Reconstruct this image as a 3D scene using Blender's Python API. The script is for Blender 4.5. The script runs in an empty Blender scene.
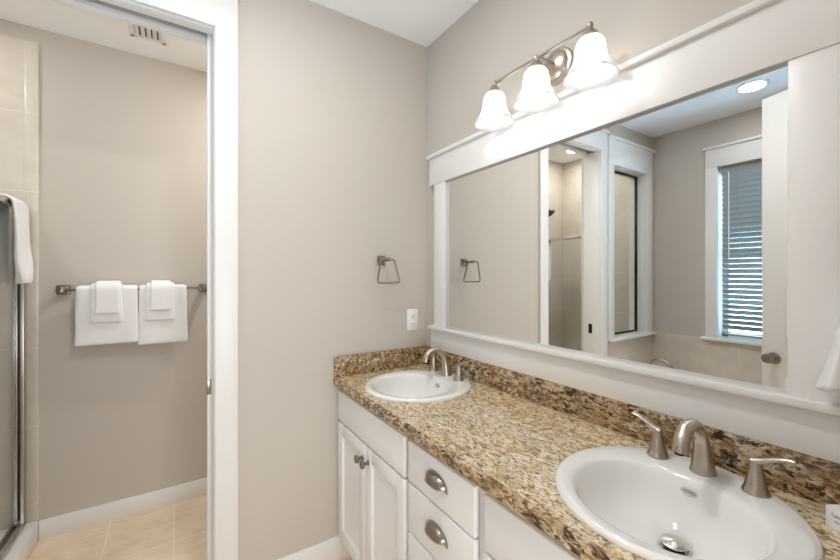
import bpy, bmesh, math, random
from mathutils import Vector, Matrix, noise
random.seed(7)
S = bpy.context.scene
COL = S.collection
PI = math.pi

# ------------------------------------------------------------------ camera, world, light, exposure
cam_d = bpy.data.cameras.new('camera')
cam = bpy.data.objects.new('camera', cam_d)
COL.objects.link(cam)
cam_d.sensor_width = 36.0
cam_d.lens = 16.0
cam_d.shift_y = -5.0 / 840.0
cam_d.clip_start = 0.01
cam.location = (-1.216, -1.793, 1.42)
cam.rotation_euler = (PI / 2, 0, -math.radians(33.06))
S.camera = cam

S.view_settings.view_transform = 'Standard'
S.view_settings.look = 'None'
S.view_settings.exposure = 0.58
S.view_settings.gamma = 1.0
S.view_settings.use_curve_mapping = False
S.cycles.use_denoising = True
S.cycles.max_bounces = 12
S.cycles.diffuse_bounces = 6
S.cycles.glossy_bounces = 6
S.cycles.transmission_bounces = 8
S.cycles.transparent_max_bounces = 16
S.cycles.caustics_reflective = False
S.cycles.caustics_refractive = False
S.cycles.sample_clamp_indirect = 6.0

W = bpy.data.worlds.new('daylight')
S.world = W
W.use_nodes = True
wb = W.node_tree.nodes['Background']
wb.inputs['Color'].default_value = (0.42, 0.68, 1.0, 1)
wb.inputs['Strength'].default_value = 9.0

P_VANITY = 27.0    # emission of the vanity bulbs
P_RECESS = 1.6
P_SHOWER = 2.6
P_CENTRE_FILL = 7.0
P_TOILET = 9.0
P_DOOR_FILL = 27.0


def lamp(name, kind, loc, power, color=(1, 1, 1), size=0.1, rot=(0, 0, 0), size_y=None):
    d = bpy.data.lights.new(name, kind)
    d.energy = power
    d.color = color
    if kind == 'AREA':
        d.shape = 'DISK' if size_y is None else 'RECTANGLE'
        d.size = size
        if size_y:
            d.size_y = size_y
    else:
        d.shadow_soft_size = size
    o = bpy.data.objects.new(name, d)
    o.location = loc
    o.rotation_euler = rot
    COL.objects.link(o)
    return o


# added unseen fill light behind the camera, aimed forward and slightly up through the doorway
lamp('doorway_fill', 'AREA', (-1.1, -2.9, 0.95), P_DOOR_FILL, (0.94, 0.975, 1.0), 1.4, (math.radians(112), 0, 0), 1.0)


# ------------------------------------------------------------------ materials
def lin(r, g, b):
    f = lambda c: (c / 255 / 12.92) if c / 255 <= 0.04045 else ((c / 255 + 0.055) / 1.055) ** 2.4
    return (f(r), f(g), f(b), 1)


def mat(name, color, rough=0.5, metal=0.0, spec=0.5, bump=None, coat=0.0, sheen=0.0):
    m = bpy.data.materials.new(name)
    m.use_nodes = True
    nt = m.node_tree
    b = nt.nodes['Principled BSDF']
    b.inputs['Base Color'].default_value = color
    b.inputs['Roughness'].default_value = rough
    b.inputs['Metallic'].default_value = metal
    b.inputs['Specular IOR Level'].default_value = spec
    b.inputs['Coat Weight'].default_value = coat
    b.inputs['Sheen Weight'].default_value = sheen
    if bump:
        sc, st, dist = bump
        tc = nt.nodes.new('ShaderNodeTexCoord')
        n = nt.nodes.new('ShaderNodeTexNoise')
        n.inputs['Scale'].default_value = sc
        n.inputs['Detail'].default_value = 4
        bp = nt.nodes.new('ShaderNodeBump')
        bp.inputs['Strength'].default_value = st
        bp.inputs['Distance'].default_value = dist
        nt.links.new(tc.outputs['Object'], n.inputs['Vector'])
        nt.links.new(n.outputs['Fac'], bp.inputs['Height'])
        nt.links.new(bp.outputs['Normal'], b.inputs['Normal'])
    return m


def ramp(nt, fac, stops, interp='LINEAR'):
    r = nt.nodes.new('ShaderNodeValToRGB')
    r.color_ramp.interpolation = interp
    el = r.color_ramp.elements
    while len(el) < len(stops):
        el.new(0.5)
    for e, (p, c) in zip(el, stops):
        e.position = p
        e.color = c if len(c) == 4 else (*c, 1)
    nt.links.new(fac, r.inputs['Fac'])
    return r


def mixc(nt, fac, a, b, mode='MIX'):
    m = nt.nodes.new('ShaderNodeMix')
    m.data_type = 'RGBA'
    m.blend_type = mode
    if isinstance(fac, float):
        m.inputs['Factor'].default_value = fac
    else:
        nt.links.new(fac, m.inputs['Factor'])
    for s, v in ((6, a), (7, b)):
        if isinstance(v, tuple):
            m.inputs[s].default_value = v
        else:
            nt.links.new(v, m.inputs[s])
    return m.outputs[2]


def granite_material(name, k, dk, bk, ground, gold_c, brown_c=lin(128, 94, 56)):
    m = mat(name, (0.5, 0.4, 0.25, 1), 0.16, coat=0.25)
    nt = m.node_tree
    b = nt.nodes['Principled BSDF']
    tc = nt.nodes.new('ShaderNodeTexCoord')
    mp = nt.nodes.new('ShaderNodeMapping')
    mp.inputs['Rotation'].default_value = (math.radians(14), 0.0, math.radians(-12))
    mp.inputs['Scale'].default_value = (1.5, 0.66, 1.2)
    nt.links.new(tc.outputs['Object'], mp.inputs['Vector'])

    def nz(scale, detail=5, rough=0.6, dist=0.6, off=0.0):
        n = nt.nodes.new('ShaderNodeTexNoise')
        n.noise_dimensions = '4D'
        n.inputs['W'].default_value = off
        n.inputs['Scale'].default_value = scale
        n.inputs['Detail'].default_value = detail
        n.inputs['Roughness'].default_value = rough
        n.inputs['Distortion'].default_value = dist
        nt.links.new(mp.outputs['Vector'], n.inputs['Vector'])
        return n.outputs['Fac']
    on, off = (1, 1, 1, 1), (0, 0, 0, 1)
    base = ramp(nt, nz(52 * k, 5, 0.6, 0.4, 1), list(zip((0.34, 0.46, 0.56, 0.70), ground)))
    gold = ramp(nt, nz(24 * k, 3, 0.5, 0.5, 2), [(0.56, off), (0.66, on)])
    c = mixc(nt, gold.outputs['Color'], base.outputs['Color'], gold_c)
    pale = ramp(nt, nz(22 * k, 2, 0.5, 0.2, 3), [(0.60, off), (0.65, on)])
    c = mixc(nt, pale.outputs['Color'], c, lin(214, 202, 180))
    brown = ramp(nt, nz(84 * k, 5, 0.62, 0.8, 4), [(bk, on), (bk + 0.06, off)])
    c = mixc(nt, brown.outputs['Color'], c, brown_c)
    grey = ramp(nt, nz(44 * k, 3, 0.55, 0.6, 7), [(0.335, on), (0.375, off)])
    c = mixc(nt, grey.outputs['Color'], c, lin(120, 112, 102))
    dark = ramp(nt, nz(72 * k, 5, 0.62, 1.1, 5), [(dk, on), (dk + 0.045, off)])
    c = mixc(nt, dark.outputs['Color'], c, lin(52, 40, 32))
    fine = ramp(nt, nz(170, 3, 0.6, 0.5, 6), [(0.34, on), (0.42, off)])
    c = mixc(nt, fine.outputs['Color'], c, lin(84, 62, 42))
    nt.links.new(c, b.inputs['Base Color'])
    return m


def tile_material(name, c1, c2, grout, sx, sy, sz, ox=0, oy=0, oz=0, gw=0.003, rough=0.35, mott=6.0):
    """grout lines at multiples of the tile size along each axis (0 = no lines on that axis)"""
    m = mat(name, c1, rough)
    nt = m.node_tree
    b = nt.nodes['Principled BSDF']
    g = nt.nodes.new('ShaderNodeNewGeometry')
    sep = nt.nodes.new('ShaderNodeSeparateXYZ')
    nt.links.new(g.outputs['Position'], sep.inputs[0])
    sepn = nt.nodes.new('ShaderNodeSeparateXYZ')
    nt.links.new(g.outputs['True Normal'], sepn.inputs[0])

    def mth(op, a, bb=None, clamp=False):
        n = nt.nodes.new('ShaderNodeMath')
        n.operation = op
        n.use_clamp = clamp
        for i, v in enumerate((a, bb)):
            if v is None:
                continue
            if isinstance(v, (int, float)):
                n.inputs[i].default_value = v
            else:
                nt.links.new(v, n.inputs[i])
        return n.outputs[0]
    tot = None
    for i, (s, o) in enumerate(((sx, ox), (sy, oy), (sz, oz))):
        if not s:
            continue
        p = mth('SUBTRACT', sep.outputs[i], o)
        p = mth('PINGPONG', p, s / 2)          # 0 at lines
        l = mth('LESS_THAN', p, gw / 2)
        facing = mth('LESS_THAN', mth('ABSOLUTE', sepn.outputs[i]), 0.7)
        l = mth('MULTIPLY', l, facing)
        tot = l if tot is None else mth('MAXIMUM', tot, l)
    mpn = nt.nodes.new('ShaderNodeMapping')
    mpn.inputs['Scale'].default_value = (1, 2.2, 2.2)
    nt.links.new(g.outputs['Position'], mpn.inputs[0])
    n = nt.nodes.new('ShaderNodeTexNoise')
    n.inputs['Scale'].default_value = mott
    n.inputs['Detail'].default_value = 8
    n.inputs['Roughness'].default_value = 0.65
    nt.links.new(mpn.outputs[0], n.inputs['Vector'])
    r = ramp(nt, n.outputs['Fac'], [(0.32, c2), (0.62, c1)])
    c = mixc(nt, tot, r.outputs['Color'], grout)
    nt.links.new(c, b.inputs['Base Color'])
    bp = nt.nodes.new('ShaderNodeBump')
    bp.inputs['Strength'].default_value = 0.4
    bp.inputs['Distance'].default_value = 0.002
    nt.links.new(mth('SUBTRACT', 1.0, tot), bp.inputs['Height'])
    nt.links.new(bp.outputs['Normal'], b.inputs['Normal'])
    return m


def thin_glass(name, tint=(0.96, 0.98, 0.97, 1), refl=0.08):
    m = bpy.data.materials.new(name)
    m.use_nodes = True
    nt = m.node_tree
    nt.nodes.clear()
    out = nt.nodes.new('ShaderNodeOutputMaterial')
    tr = nt.nodes.new('ShaderNodeBsdfTransparent')
    tr.inputs['Color'].default_value = tint
    gl = nt.nodes.new('ShaderNodeBsdfGlossy')
    gl.inputs['Roughness'].default_value = 0.02
    fr = nt.nodes.new('ShaderNodeLayerWeight')
    fr.inputs['Blend'].default_value = 0.5
    r = ramp(nt, fr.outputs['Facing'], [(0.0, (0.025, 0.025, 0.025, 1)), (0.6, (0.06, 0.06, 0.06, 1)), (0.85, (0.2, 0.2, 0.2, 1)), (1.0, (0.7, 0.7, 0.7, 1))])
    mx = nt.nodes.new('ShaderNodeMixShader')
    nt.links.new(r.outputs['Color'], mx.inputs['Fac'])
    nt.links.new(tr.outputs[0], mx.inputs[1])
    nt.links.new(gl.outputs[0], mx.inputs[2])
    nt.links.new(mx.outputs[0], out.inputs['Surface'])
    return m


def frosted_shade():
    m = bpy.data.materials.new('frosted_glass')
    m.use_nodes = True
    nt = m.node_tree
    nt.nodes.clear()
    out = nt.nodes.new('ShaderNodeOutputMaterial')
    tl = nt.nodes.new('ShaderNodeBsdfTranslucent')
    tl.inputs['Color'].default_value = (0.46, 0.46, 0.455, 1)
    df = nt.nodes.new('ShaderNodeBsdfDiffuse')
    df.inputs['Color'].default_value = (0.42, 0.42, 0.415, 1)
    tr = nt.nodes.new('ShaderNodeBsdfTransparent')
    gl = nt.nodes.new('ShaderNodeBsdfGlossy')
    gl.inputs['Roughness'].default_value = 0.3
    m1 = nt.nodes.new('ShaderNodeMixShader')
    m1.inputs['Fac'].default_value = 0.55
    m2 = nt.nodes.new('ShaderNodeMixShader')
    m2.inputs['Fac'].default_value = 0.24
    m3 = nt.nodes.new('ShaderNodeMixShader')
    m3.inputs['Fac'].default_value = 0.05
    nt.links.new(df.outputs[0], m1.inputs[1])
    nt.links.new(tl.outputs[0], m1.inputs[2])
    nt.links.new(m1.outputs[0], m2.inputs[1])
    nt.links.new(tr.outputs[0], m2.inputs[2])
    nt.links.new(m2.outputs[0], m3.inputs[1])
    nt.links.new(gl.outputs[0], m3.inputs[2])
    nt.links.new(m3.outputs[0], out.inputs['Surface'])
    return m


def emit(name, color, strength):
    m = bpy.data.materials.new(name)
    m.use_nodes = True
    nt = m.node_tree
    nt.nodes.clear()
    out = nt.nodes.new('ShaderNodeOutputMaterial')
    e = nt.nodes.new('ShaderNodeEmission')
    e.inputs['Color'].default_value = color
    e.inputs['Strength'].default_value = strength
    nt.links.new(e.outputs[0], out.inputs['Surface'])
    return m


def nickel_material():
    m = mat('brushed_nickel', lin(190, 180, 168), 0.27, 1.0)
    nt = m.node_tree
    b = nt.nodes['Principled BSDF']
    tc = nt.nodes.new('ShaderNodeTexCoord')
    mp = nt.nodes.new('ShaderNodeMapping')
    mp.inputs['Scale'].default_value = (400, 400, 14)
    n = nt.nodes.new('ShaderNodeTexNoise')
    n.inputs['Scale'].default_value = 1.0
    nt.links.new(tc.outputs['Object'], mp.inputs[0])
    nt.links.new(mp.outputs[0], n.inputs['Vector'])
    r = ramp(nt, n.outputs['Fac'], [(0.3, (0.27, 0.27, 0.27, 1)), (0.7, (0.33, 0.33, 0.33, 1))])
    nt.links.new(r.outputs['Color'], b.inputs['Roughness'])
    return m


M_WALL = mat('greige_wall_paint', lin(201, 193, 183), 0.75, spec=0.25, bump=(180, 0.06, 0.002))
M_TRIM = mat('white_trim_paint', lin(235, 233, 230), 0.35, spec=0.4)
M_CEIL = mat('white_ceiling_paint', lin(249, 249, 249), 0.9, spec=0.1, bump=(120, 0.08, 0.003))
M_CAB = mat('white_cabinet_paint', lin(238, 236, 235), 0.38, spec=0.4)
M_GAP = mat('dark_shadow_gap', lin(60, 55, 50), 0.9)
M_CERAMIC = mat('white_ceramic', lin(242, 241, 238), 0.08, spec=0.6, coat=0.5)
M_NICKEL = nickel_material()
M_CHROME = mat('polished_steel', lin(206, 204, 200), 0.22, 1.0)
M_SATIN = mat('satin_nickel', lin(142, 133, 122), 0.28, 1.0)
M_DARKMETAL = mat('dark_bronze_metal', lin(70, 64, 56), 0.3, 1.0)
M_MIRROR = mat('mirror_silver', (0.86, 0.87, 0.855, 1), 0.0, 1.0)
M_GLASS = thin_glass('clear_glass')
M_SHGLASS = thin_glass('shower_glass', (0.985, 0.99, 0.988, 1))
M_TOWEL = mat('white_terry', lin(240, 239, 238), 0.95, spec=0.1, bump=(420, 0.6, 0.003), sheen=0.3)
M_SHADE = frosted_shade()
M_BULB = emit('lit_bulb', (1.0, 0.99, 0.98, 1), P_VANITY)
M_LAMP = emit('lit_lamp', (1.0, 0.95, 0.88, 1), 12.0)
M_PLASTIC = mat('white_plastic', lin(240, 239, 236), 0.3)
M_SLOT = mat('dark_slot', lin(30, 28, 26), 0.7)
M_BLIND = mat('white_blind_slat', lin(150, 145, 138), 0.45)
M_GASKET = mat('black_gasket', lin(22, 19, 17), 0.5)
M_PAPER = mat('white_card', lin(240, 238, 240), 0.6)
M_INK = mat('grey_ink', lin(120, 116, 118), 0.7)
M_RUBBER = mat('black_rubber', lin(25, 25, 25), 0.6)
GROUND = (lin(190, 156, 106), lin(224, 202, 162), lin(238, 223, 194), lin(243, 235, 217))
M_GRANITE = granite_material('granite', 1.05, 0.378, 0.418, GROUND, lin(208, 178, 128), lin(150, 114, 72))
GROUND_DIM = (lin(142, 112, 76), lin(184, 156, 118), lin(206, 185, 151), lin(218, 203, 177))
M_SPLASH = granite_material('granite_dimmed_splash', 0.72, 0.418, 0.445, GROUND_DIM, lin(176, 146, 104))  # stone's own bigger flecks, plus dimmer light on upright faces put in colour
M_FLOOR = tile_material('beige_floor_tile', lin(234, 215, 190), lin(218, 194, 164), lin(240, 228, 210), 0.305, 0.305, 0, -1.231, 0.588, 0, 0.005, 0.35, 7.0)
M_SHTILE = tile_material('cream_shower_tile', lin(218, 210, 198), lin(211, 202, 189), lin(230, 225, 217), 0.39, 0.39, 0.415, -1.889, 0.6, 0.202, 0.004, 0.2, 5.0)
M_TUBTILE = tile_material('cream_tub_tile', lin(222, 210, 194), lin(212, 199, 182), lin(226, 216, 202), 0.33, 0.33, 0.33, -2.65, 0.0, 0.21, 0.003, 0.2, 5.0)


# ------------------------------------------------------------------ geometry helpers
def merge(bm, tmp):
    me = bpy.data.meshes.new('tmp')
    tmp.to_mesh(me)
    tmp.free()
    bm.from_mesh(me)
    bpy.data.meshes.remove(me)


def box(bm, x0, x1, y0, y1, z0, z1, bev=0.0, seg=2):
    t = bmesh.new()
    bmesh.ops.create_cube(t, size=1)
    for v in t.verts:
        v.co = Vector(((x0 + x1) / 2 + v.co.x * abs(x1 - x0), (y0 + y1) / 2 + v.co.y * abs(y1 - y0), (z0 + z1) / 2 + v.co.z * abs(z1 - z0)))
    if bev:
        bmesh.ops.bevel(t, geom=t.edges[:], offset=bev, segments=seg, profile=0.5, affect='EDGES')
    merge(bm, t)
    return bm


def B(*a, **k):
    return box(bmesh.new(), *a, **k)


def rings(bm, loops, cap0=True, cap1=True, closed=True):
    """loft between loops of equal length (lists of Vectors)"""
    vs = [[bm.verts.new(p) for p in l] for l in loops]
    n = len(loops[0])
    for a, b in zip(vs, vs[1:]):
        for i in range(n if closed else n - 1):
            j = (i + 1) % n
            try:
                bm.faces.new((a[i], a[j], b[j], b[i]))
            except ValueError:
                pass
    if cap0:
        bm.faces.new(list(reversed(vs[0])))
    if cap1:
        bm.faces.new(vs[-1])
    return bm


def lathe(bm, prof, c=(0, 0, 0), axis='z', n=32, cap0=True, cap1=True):
    """prof: (radius, height) pairs along axis"""
    c = Vector(c)
    loops = []
    for r, h in prof:
        l = []
        for i in range(n):
            a = 2 * PI * i / n
            u, v = r * math.cos(a), r * math.sin(a)
            p = {'z': (u, v, h), '-z': (u, -v, -h), 'x': (h, u, v), '-x': (-h, -u, v), 'y': (u, h, -v), '-y': (u, -h, v)}[axis]
            l.append(c + Vector(p))
        loops.append(l)
    return rings(bm, loops, cap0, cap1)


def tube(bm, pts, radii, n=14, closed=False, up=(0, 0, 1), cap=True, flat=None):
    """sweep a round (or flattened) section along pts; radii: number or list; flat: list of (r_side, r_up)"""
    pts = [Vector(p) for p in pts]
    k = len(pts)
    if not isinstance(radii, (list, tuple)):
        radii = [radii] * k
    loops = []
    up = Vector(up)
    for i, p in enumerate(pts):
        if closed:
            t = (pts[(i + 1) % k] - pts[i - 1])
        else:
            t = pts[min(i + 1, k - 1)] - pts[max(i - 1, 0)]
        t.normalize()
        s = t.cross(up)
        if s.length < 1e-4:
            s = t.cross(Vector((1, 0, 0)))
        s.normalize()
        w = s.cross(t)
        rs, rw = (flat[i] if flat else (radii[i], radii[i]))
        loops.append([p + s * rs * math.cos(2 * PI * j / n) + w * rw * math.sin(2 * PI * j / n) for j in range(n)])
    if closed:
        loops.append(loops[0])
        vs = [[bm.verts.new(q) for q in l] for l in loops[:-1]]
        vs.append(vs[0])
        for a, b in zip(vs, vs[1:]):
            for j in range(n):
                bm.faces.new((a[j], a[(j + 1) % n], b[(j + 1) % n], b[j]))
    else:
        rings(bm, loops, cap, cap)
    return bm


def smooth_path(ctrl, n=8):
    """Catmull-Rom through ctrl"""
    c = [Vector(p) for p in ctrl]
    out = []
    for i in range(len(c) - 1):
        p0 = c[max(i - 1, 0)]
        p1, p2 = c[i], c[i + 1]
        p3 = c[min(i + 2, len(c) - 1)]
        for k in range(n):
            t = k / n
            out.append(0.5 * ((2 * p1) + (p2 - p0) * t + (2 * p0 - 5 * p1 + 4 * p2 - p3) * t * t + (3 * p1 - p0 - 3 * p2 + p3) * t ** 3))
    out.append(c[-1])
    return out


def abs_loc(o):
    l = Vector((0, 0, 0))
    while o:
        l += o.location
        o = o.parent
    return l


def obj(name, bm, m, parent=None, angle=35, sub=0, local=False):
    bmesh.ops.recalc_face_normals(bm, faces=bm.faces[:])
    if parent and not local:
        bmesh.ops.translate(bm, verts=bm.verts[:], vec=-abs_loc(parent))
    me = bpy.data.meshes.new(name)
    for f in bm.faces:
        f.smooth = True
    bm.to_mesh(me)
    bm.free()
    me.set_sharp_from_angle(angle=math.radians(angle))
    if m:
        me.materials.append(m)
    o = bpy.data.objects.new(name, me)
    COL.objects.link(o)
    if parent:
        o.parent = parent
    if sub:
        md = o.modifiers.new('soft', 'SUBSURF')
        md.levels = md.render_levels = sub
    return o


def thing(name, label, cat, loc=(0, 0, 0), group=None, kind=None):
    o = bpy.data.objects.new(name, None)
    o.empty_display_size = 0.05
    o.location = loc
    COL.objects.link(o)
    o['label'] = label
    o['category'] = cat
    if group:
        o['group'] = group
    if kind:
        o['kind'] = kind
    return o


def tag(o, label, cat, group=None):
    o['label'] = label
    o['category'] = cat
    if group:
        o['group'] = group
    return o


def struct(name, bm, m, parent=None, label=None, cat=None, angle=35):
    o = obj(name, bm, m, parent, angle)
    if not parent:
        o['kind'] = 'structure'
        if label:
            tag(o, label, cat)
    return o


# ------------------------------------------------------------------ structure: the shell
H = 2.74
WT = 0.145                  # wall between bathroom and shower room
XW, YF, YS = -2.65, 1.0, -1.735
struct('floor', B(XW - 0.15, 0.15, YS - 3.0, YF + 0.15, -0.1, 0.0), M_FLOOR, None, 'beige square tile floor with pale grout lines', 'floor')
struct('ceiling', B(XW - 0.15, 0.15, YS - 3.0, YF + 0.15, H, H + 0.1), M_CEIL, None, 'flat white ceiling over bathroom and shower room', 'ceiling')
struct('wall_right', B(0, 0.12, YS - 0.12, YF + 0.12, 0, H), M_WALL, None, 'greige wall behind the mirror and vanity', 'wall')

DX0, DX1, DZ = -1.768, -1.070, 2.475          # rough doorway
WX0, WX1, WZ0, WZ1 = -2.515, -1.945, 0.850, 2.375   # inner window opening
bm = bmesh.new()
box(bm, -0.40, 0, 0, WT, 0, H)
for y0, y1 in ((0, 0.045), (0.110, WT)):
    box(bm, DX1, -0.40, y0, y1, 0, 2.56)
    box(bm, DX0, DX1, y0, y1, DZ, 2.56)
box(bm, DX0, -0.40, 0, WT, 2.56, H)
box(bm, WX1, DX0, 0, WT, 0, H)
box(bm, WX0, WX1, 0, WT, 0, WZ0)
box(bm, WX0, WX1, 0, WT, WZ1, H)
box(bm, XW, WX0, 0, WT, 0, H)
struct('wall_back', bm, M_WALL, None, 'greige wall with towel ring, outlet and pocket doorway', 'wall')

struct('wall_far', B(XW, 0, YF, YF + 0.12, 0, H), M_WALL, None, 'greige wall behind the towel bar in shower room', 'wall')
# left wall with outside window
OY0, OY1, OZ0, OZ1 = -1.285, -0.506, 0.885, 2.345
bm = bmesh.new()
box(bm, XW - 0.15, XW, OY1, YF + 0.12, 0, H)
box(bm, XW - 0.15, XW, YS - 0.12, OY0, 0, H)
box(bm, XW - 0.15, XW, OY0, OY1, 0, OZ0)
box(bm, XW - 0.15, XW, OY0, OY1, OZ1, H)
struct('wall_left', bm, M_WALL, None, 'greige outside wall with the blind-covered window', 'wall')
# front wall with the entry doorway the camera stands in
EX0, EX1, EZ = -1.45, -0.62, 2.47
bm = bmesh.new()
box(bm, EX1, 0, YS - 0.12, YS, 0, H)
box(bm, XW, EX0, YS - 0.12, YS, 0, H)
box(bm, EX0, EX1, YS - 0.12, YS, EZ, H)
struct('wall_front', bm, M_WALL, None, 'greige wall with the entry doorway', 'wall')
# bedroom beyond the entry doorway
bm = bmesh.new()
box(bm, XW - 0.15, XW, YS - 3.0, YS - 0.12, 0, H)
box(bm, 0, 0.12, YS - 3.0, YS - 0.12, 0, H)
box(bm, XW - 0.15, 0.12, YS - 3.1, YS - 3.0, 0, H)
struct('wall_bedroom', bm, M_WALL, None, 'plain greige bedroom walls beyond the entry doorway', 'wall')

# tiles on the shower walls and curb
TT = 0.008
TZ = 2.66
bm = bmesh.new()
box(bm, XW, -1.886, YF - TT, YF, 0, TZ, 0.001)
box(bm, -1.888, -1.836, YF - TT - 0.003, YF, 0, TZ, 0.003)        # bullnose end
box(bm, XW, XW + TT, WT, YF - TT, 0, TZ, 0.001)
box(bm, XW + TT, WX0 - 0.01, WT, WT + TT, 0, TZ, 0.001)
box(bm, WX1 + 0.01, -1.836, WT, WT + TT, 0, TZ, 0.001)
box(bm, WX0 - 0.01, WX1 + 0.01, WT, WT + TT, 0, WZ0, 0.001)
box(bm, WX0 - 0.01, WX1 + 0.01, WT, WT + TT, WZ1, TZ, 0.001)
struct('trim_1', bm, M_SHTILE, None, 'cream tile covering the shower walls', 'wall tile')
# tile around the tub
bm = bmesh.new()
box(bm, XW, XW + TT, YS + 0.02, -0.003, 0, 0.878, 0.001)
box(bm, XW + TT, -1.90, -TT, 0, 0, 0.842, 0.001)
struct('trim_2', bm, M_TUBTILE, None, 'cream tile band on the walls around the tub', 'wall tile')
# shower curb
struct('trim_3', box(bmesh.new(), -1.985, -1.836, WT + TT, YF - TT - 0.004, 0, 0.112, 0.006), M_TRIM, None, 'white curb at the foot of the shower enclosure', 'shower curb')
# shower pan
struct('trim_4', B(XW + TT, -1.985, WT + TT, YF - TT, 0, 0.03), M_CERAMIC, None, 'white shower pan behind the glass door', 'shower pan')


def baseboard(name, x0, x1, y0, y1, h, label, axis):
    bm = bmesh.new()
    if axis == 'x':
        yb, yf = y0, y1
        box(bm, x0, x1, yb, yf, 0, h, 0.003)
    else:
        box(bm, x0, x1, y0, y1, 0, h, 0.003)
    return struct(name, bm, M_TRIM, None, label, 'baseboard')


baseboard('baseboard_far', -1.835, 0, YF - 0.014, YF, 0.104, 'white baseboard under the towel bar wall', 'x')
baseboard('baseboard_back', -0.995, -0.47, -0.014, 0, 0.118, 'white baseboard between doorway casing and vanity', 'x')
baseboard('baseboard_shower', -0.95, 0, WT, WT + 0.014, 0.104, 'white baseboard on the shower room side of the back wall', 'x')

# ---- doorway casing, jambs (door_1) -------------------------------------------------
CT = 0.02
d1 = thing('door_1', 'white cased pocket doorway to the shower room', 'doorway', (-1.41, 0, 0), kind='structure')
for x0, x1 in ((-1.083, -0.996), (-1.846, -1.759)):
    obj('side_casing', B(x0, x1, -CT, 0, 0, 2.461, 0.002), M_TRIM, d1)
    obj('side_casing', B(x0, x1, WT, WT + CT, 0, 2.461, 0.002) if x0 > -1.2 else B(-1.834, x1, WT + TT + 0.001, WT + CT, 0, 2.461, 0.002), M_TRIM, d1)
bm = B(-1.846, -0.996, -CT - 0.0005, 0, 2.461, 2.608, 0.002)
box(bm, -1.858, -0.982, -CT - 0.016, 0, 2.608, 2.630, 0.003)
obj('head_casing', bm, M_TRIM, d1)
bm = B(-1.081, -1.087, 0, 0.045, 0, DZ)
bm = bmesh.new()
for y0, y1 in ((-0.001, 0.047), (0.108, WT + 0.001)):
    box(bm, -1.087, -1.070, y0, y1, 0, 2.455, 0.001)
obj('split_jamb', bm, M_TRIM, d1)
oj = obj('strike_jamb', B(-1.768, -1.754, -0.001, WT + 0.001, 0, 2.455, 0.001), M_TRIM, d1)
obj('strike_plate', B(-1.7545, -1.7515, 0.062, 0.094, 0.925, 1.005, 0.001), M_DARKMETAL, oj)
bm = bmesh.new()
for y0, y1 in ((-0.001, 0.047), (0.108, WT + 0.001)):
    box(bm, -1.754, -1.070, y0, y1, 2.455, DZ, 0.001)
obj('head_jamb', bm, M_TRIM, d1)
obj('track', B(-1.74, -0.42, 0.062, 0.093, 2.50, 2.53), M_CHROME, d1)

pd = thing('door_2', 'white pocket door slid back into its wall slot', 'pocket door', (-0.76, 0.078, 0.0), kind='structure')
obj('leaf', B(-1.106, -0.42, 0.060, 0.096, 0.012, 2.49, 0.002), M_TRIM, pd)
bm = B(-1.1085, -1.092, 0.0585, 0.0975, 0.903, 0.968, 0.001)
obj('edge_pull', bm, M_SATIN, pd)

# ---- inner window between tub and shower ---------------------------------------------
w1 = thing('window_1', 'tall narrow white-cased inner window into the shower', 'window', (-2.245, 0, 0.85), kind='structure')
obj('side_casing', B(-1.953, -1.866, -CT, 0, 0.882, 2.366, 0.002), M_TRIM, w1)
obj('side_casing', B(-2.610, -2.505, -CT, 0, 0.882, 2.366, 0.002), M_TRIM, w1)
bm = B(-2.612, -1.866, -CT - 0.0005, 0, 2.366, 2.585, 0.002)
box(bm, -2.64, -1.8615, -CT - 0.018, 0, 2.585, 2.607, 0.003)
obj('head_casing', bm, M_TRIM, w1)
obj('sill', B(-2.645, -1.860, -0.055, 0.02, 0.858, 0.882, 0.004), M_TRIM, w1)
bm = bmesh.new()
box(bm, WX0, -2.500, -0.001, WT, WZ0, WZ1)
box(bm, -1.958, WX1, -0.001, WT, WZ0, WZ1)
box(bm, -2.500, -1.958, -0.001, WT, 2.360, WZ1)
box(bm, -2.500, -1.958, 0.021, WT, WZ0, 0.882)
obj('jamb', bm, M_TRIM, w1)
bm = bmesh.new()
gx0, gx1, gz0, gz1, gy = -2.498, -1.960, 0.884, 2.358, 0.075
for q in ((gx0, gx0 + 0.016, gz0, gz1), (gx1 - 0.016, gx1, gz0, gz1), (gx0, gx1, gz0, gz0 + 0.016), (gx0, gx1, gz1 - 0.016, gz1)):
    box(bm, q[0], q[1], gy - 0.01, gy + 0.01, q[2], q[3], 0.001)
obj('glazing_bead', bm, M_DARKMETAL, w1)
obj('glass_pane', B(gx0 + 0.01, gx1 - 0.01, gy - 0.002, gy + 0.002, gz0 + 0.01, gz1 - 0.01), M_GLASS, w1)

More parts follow.
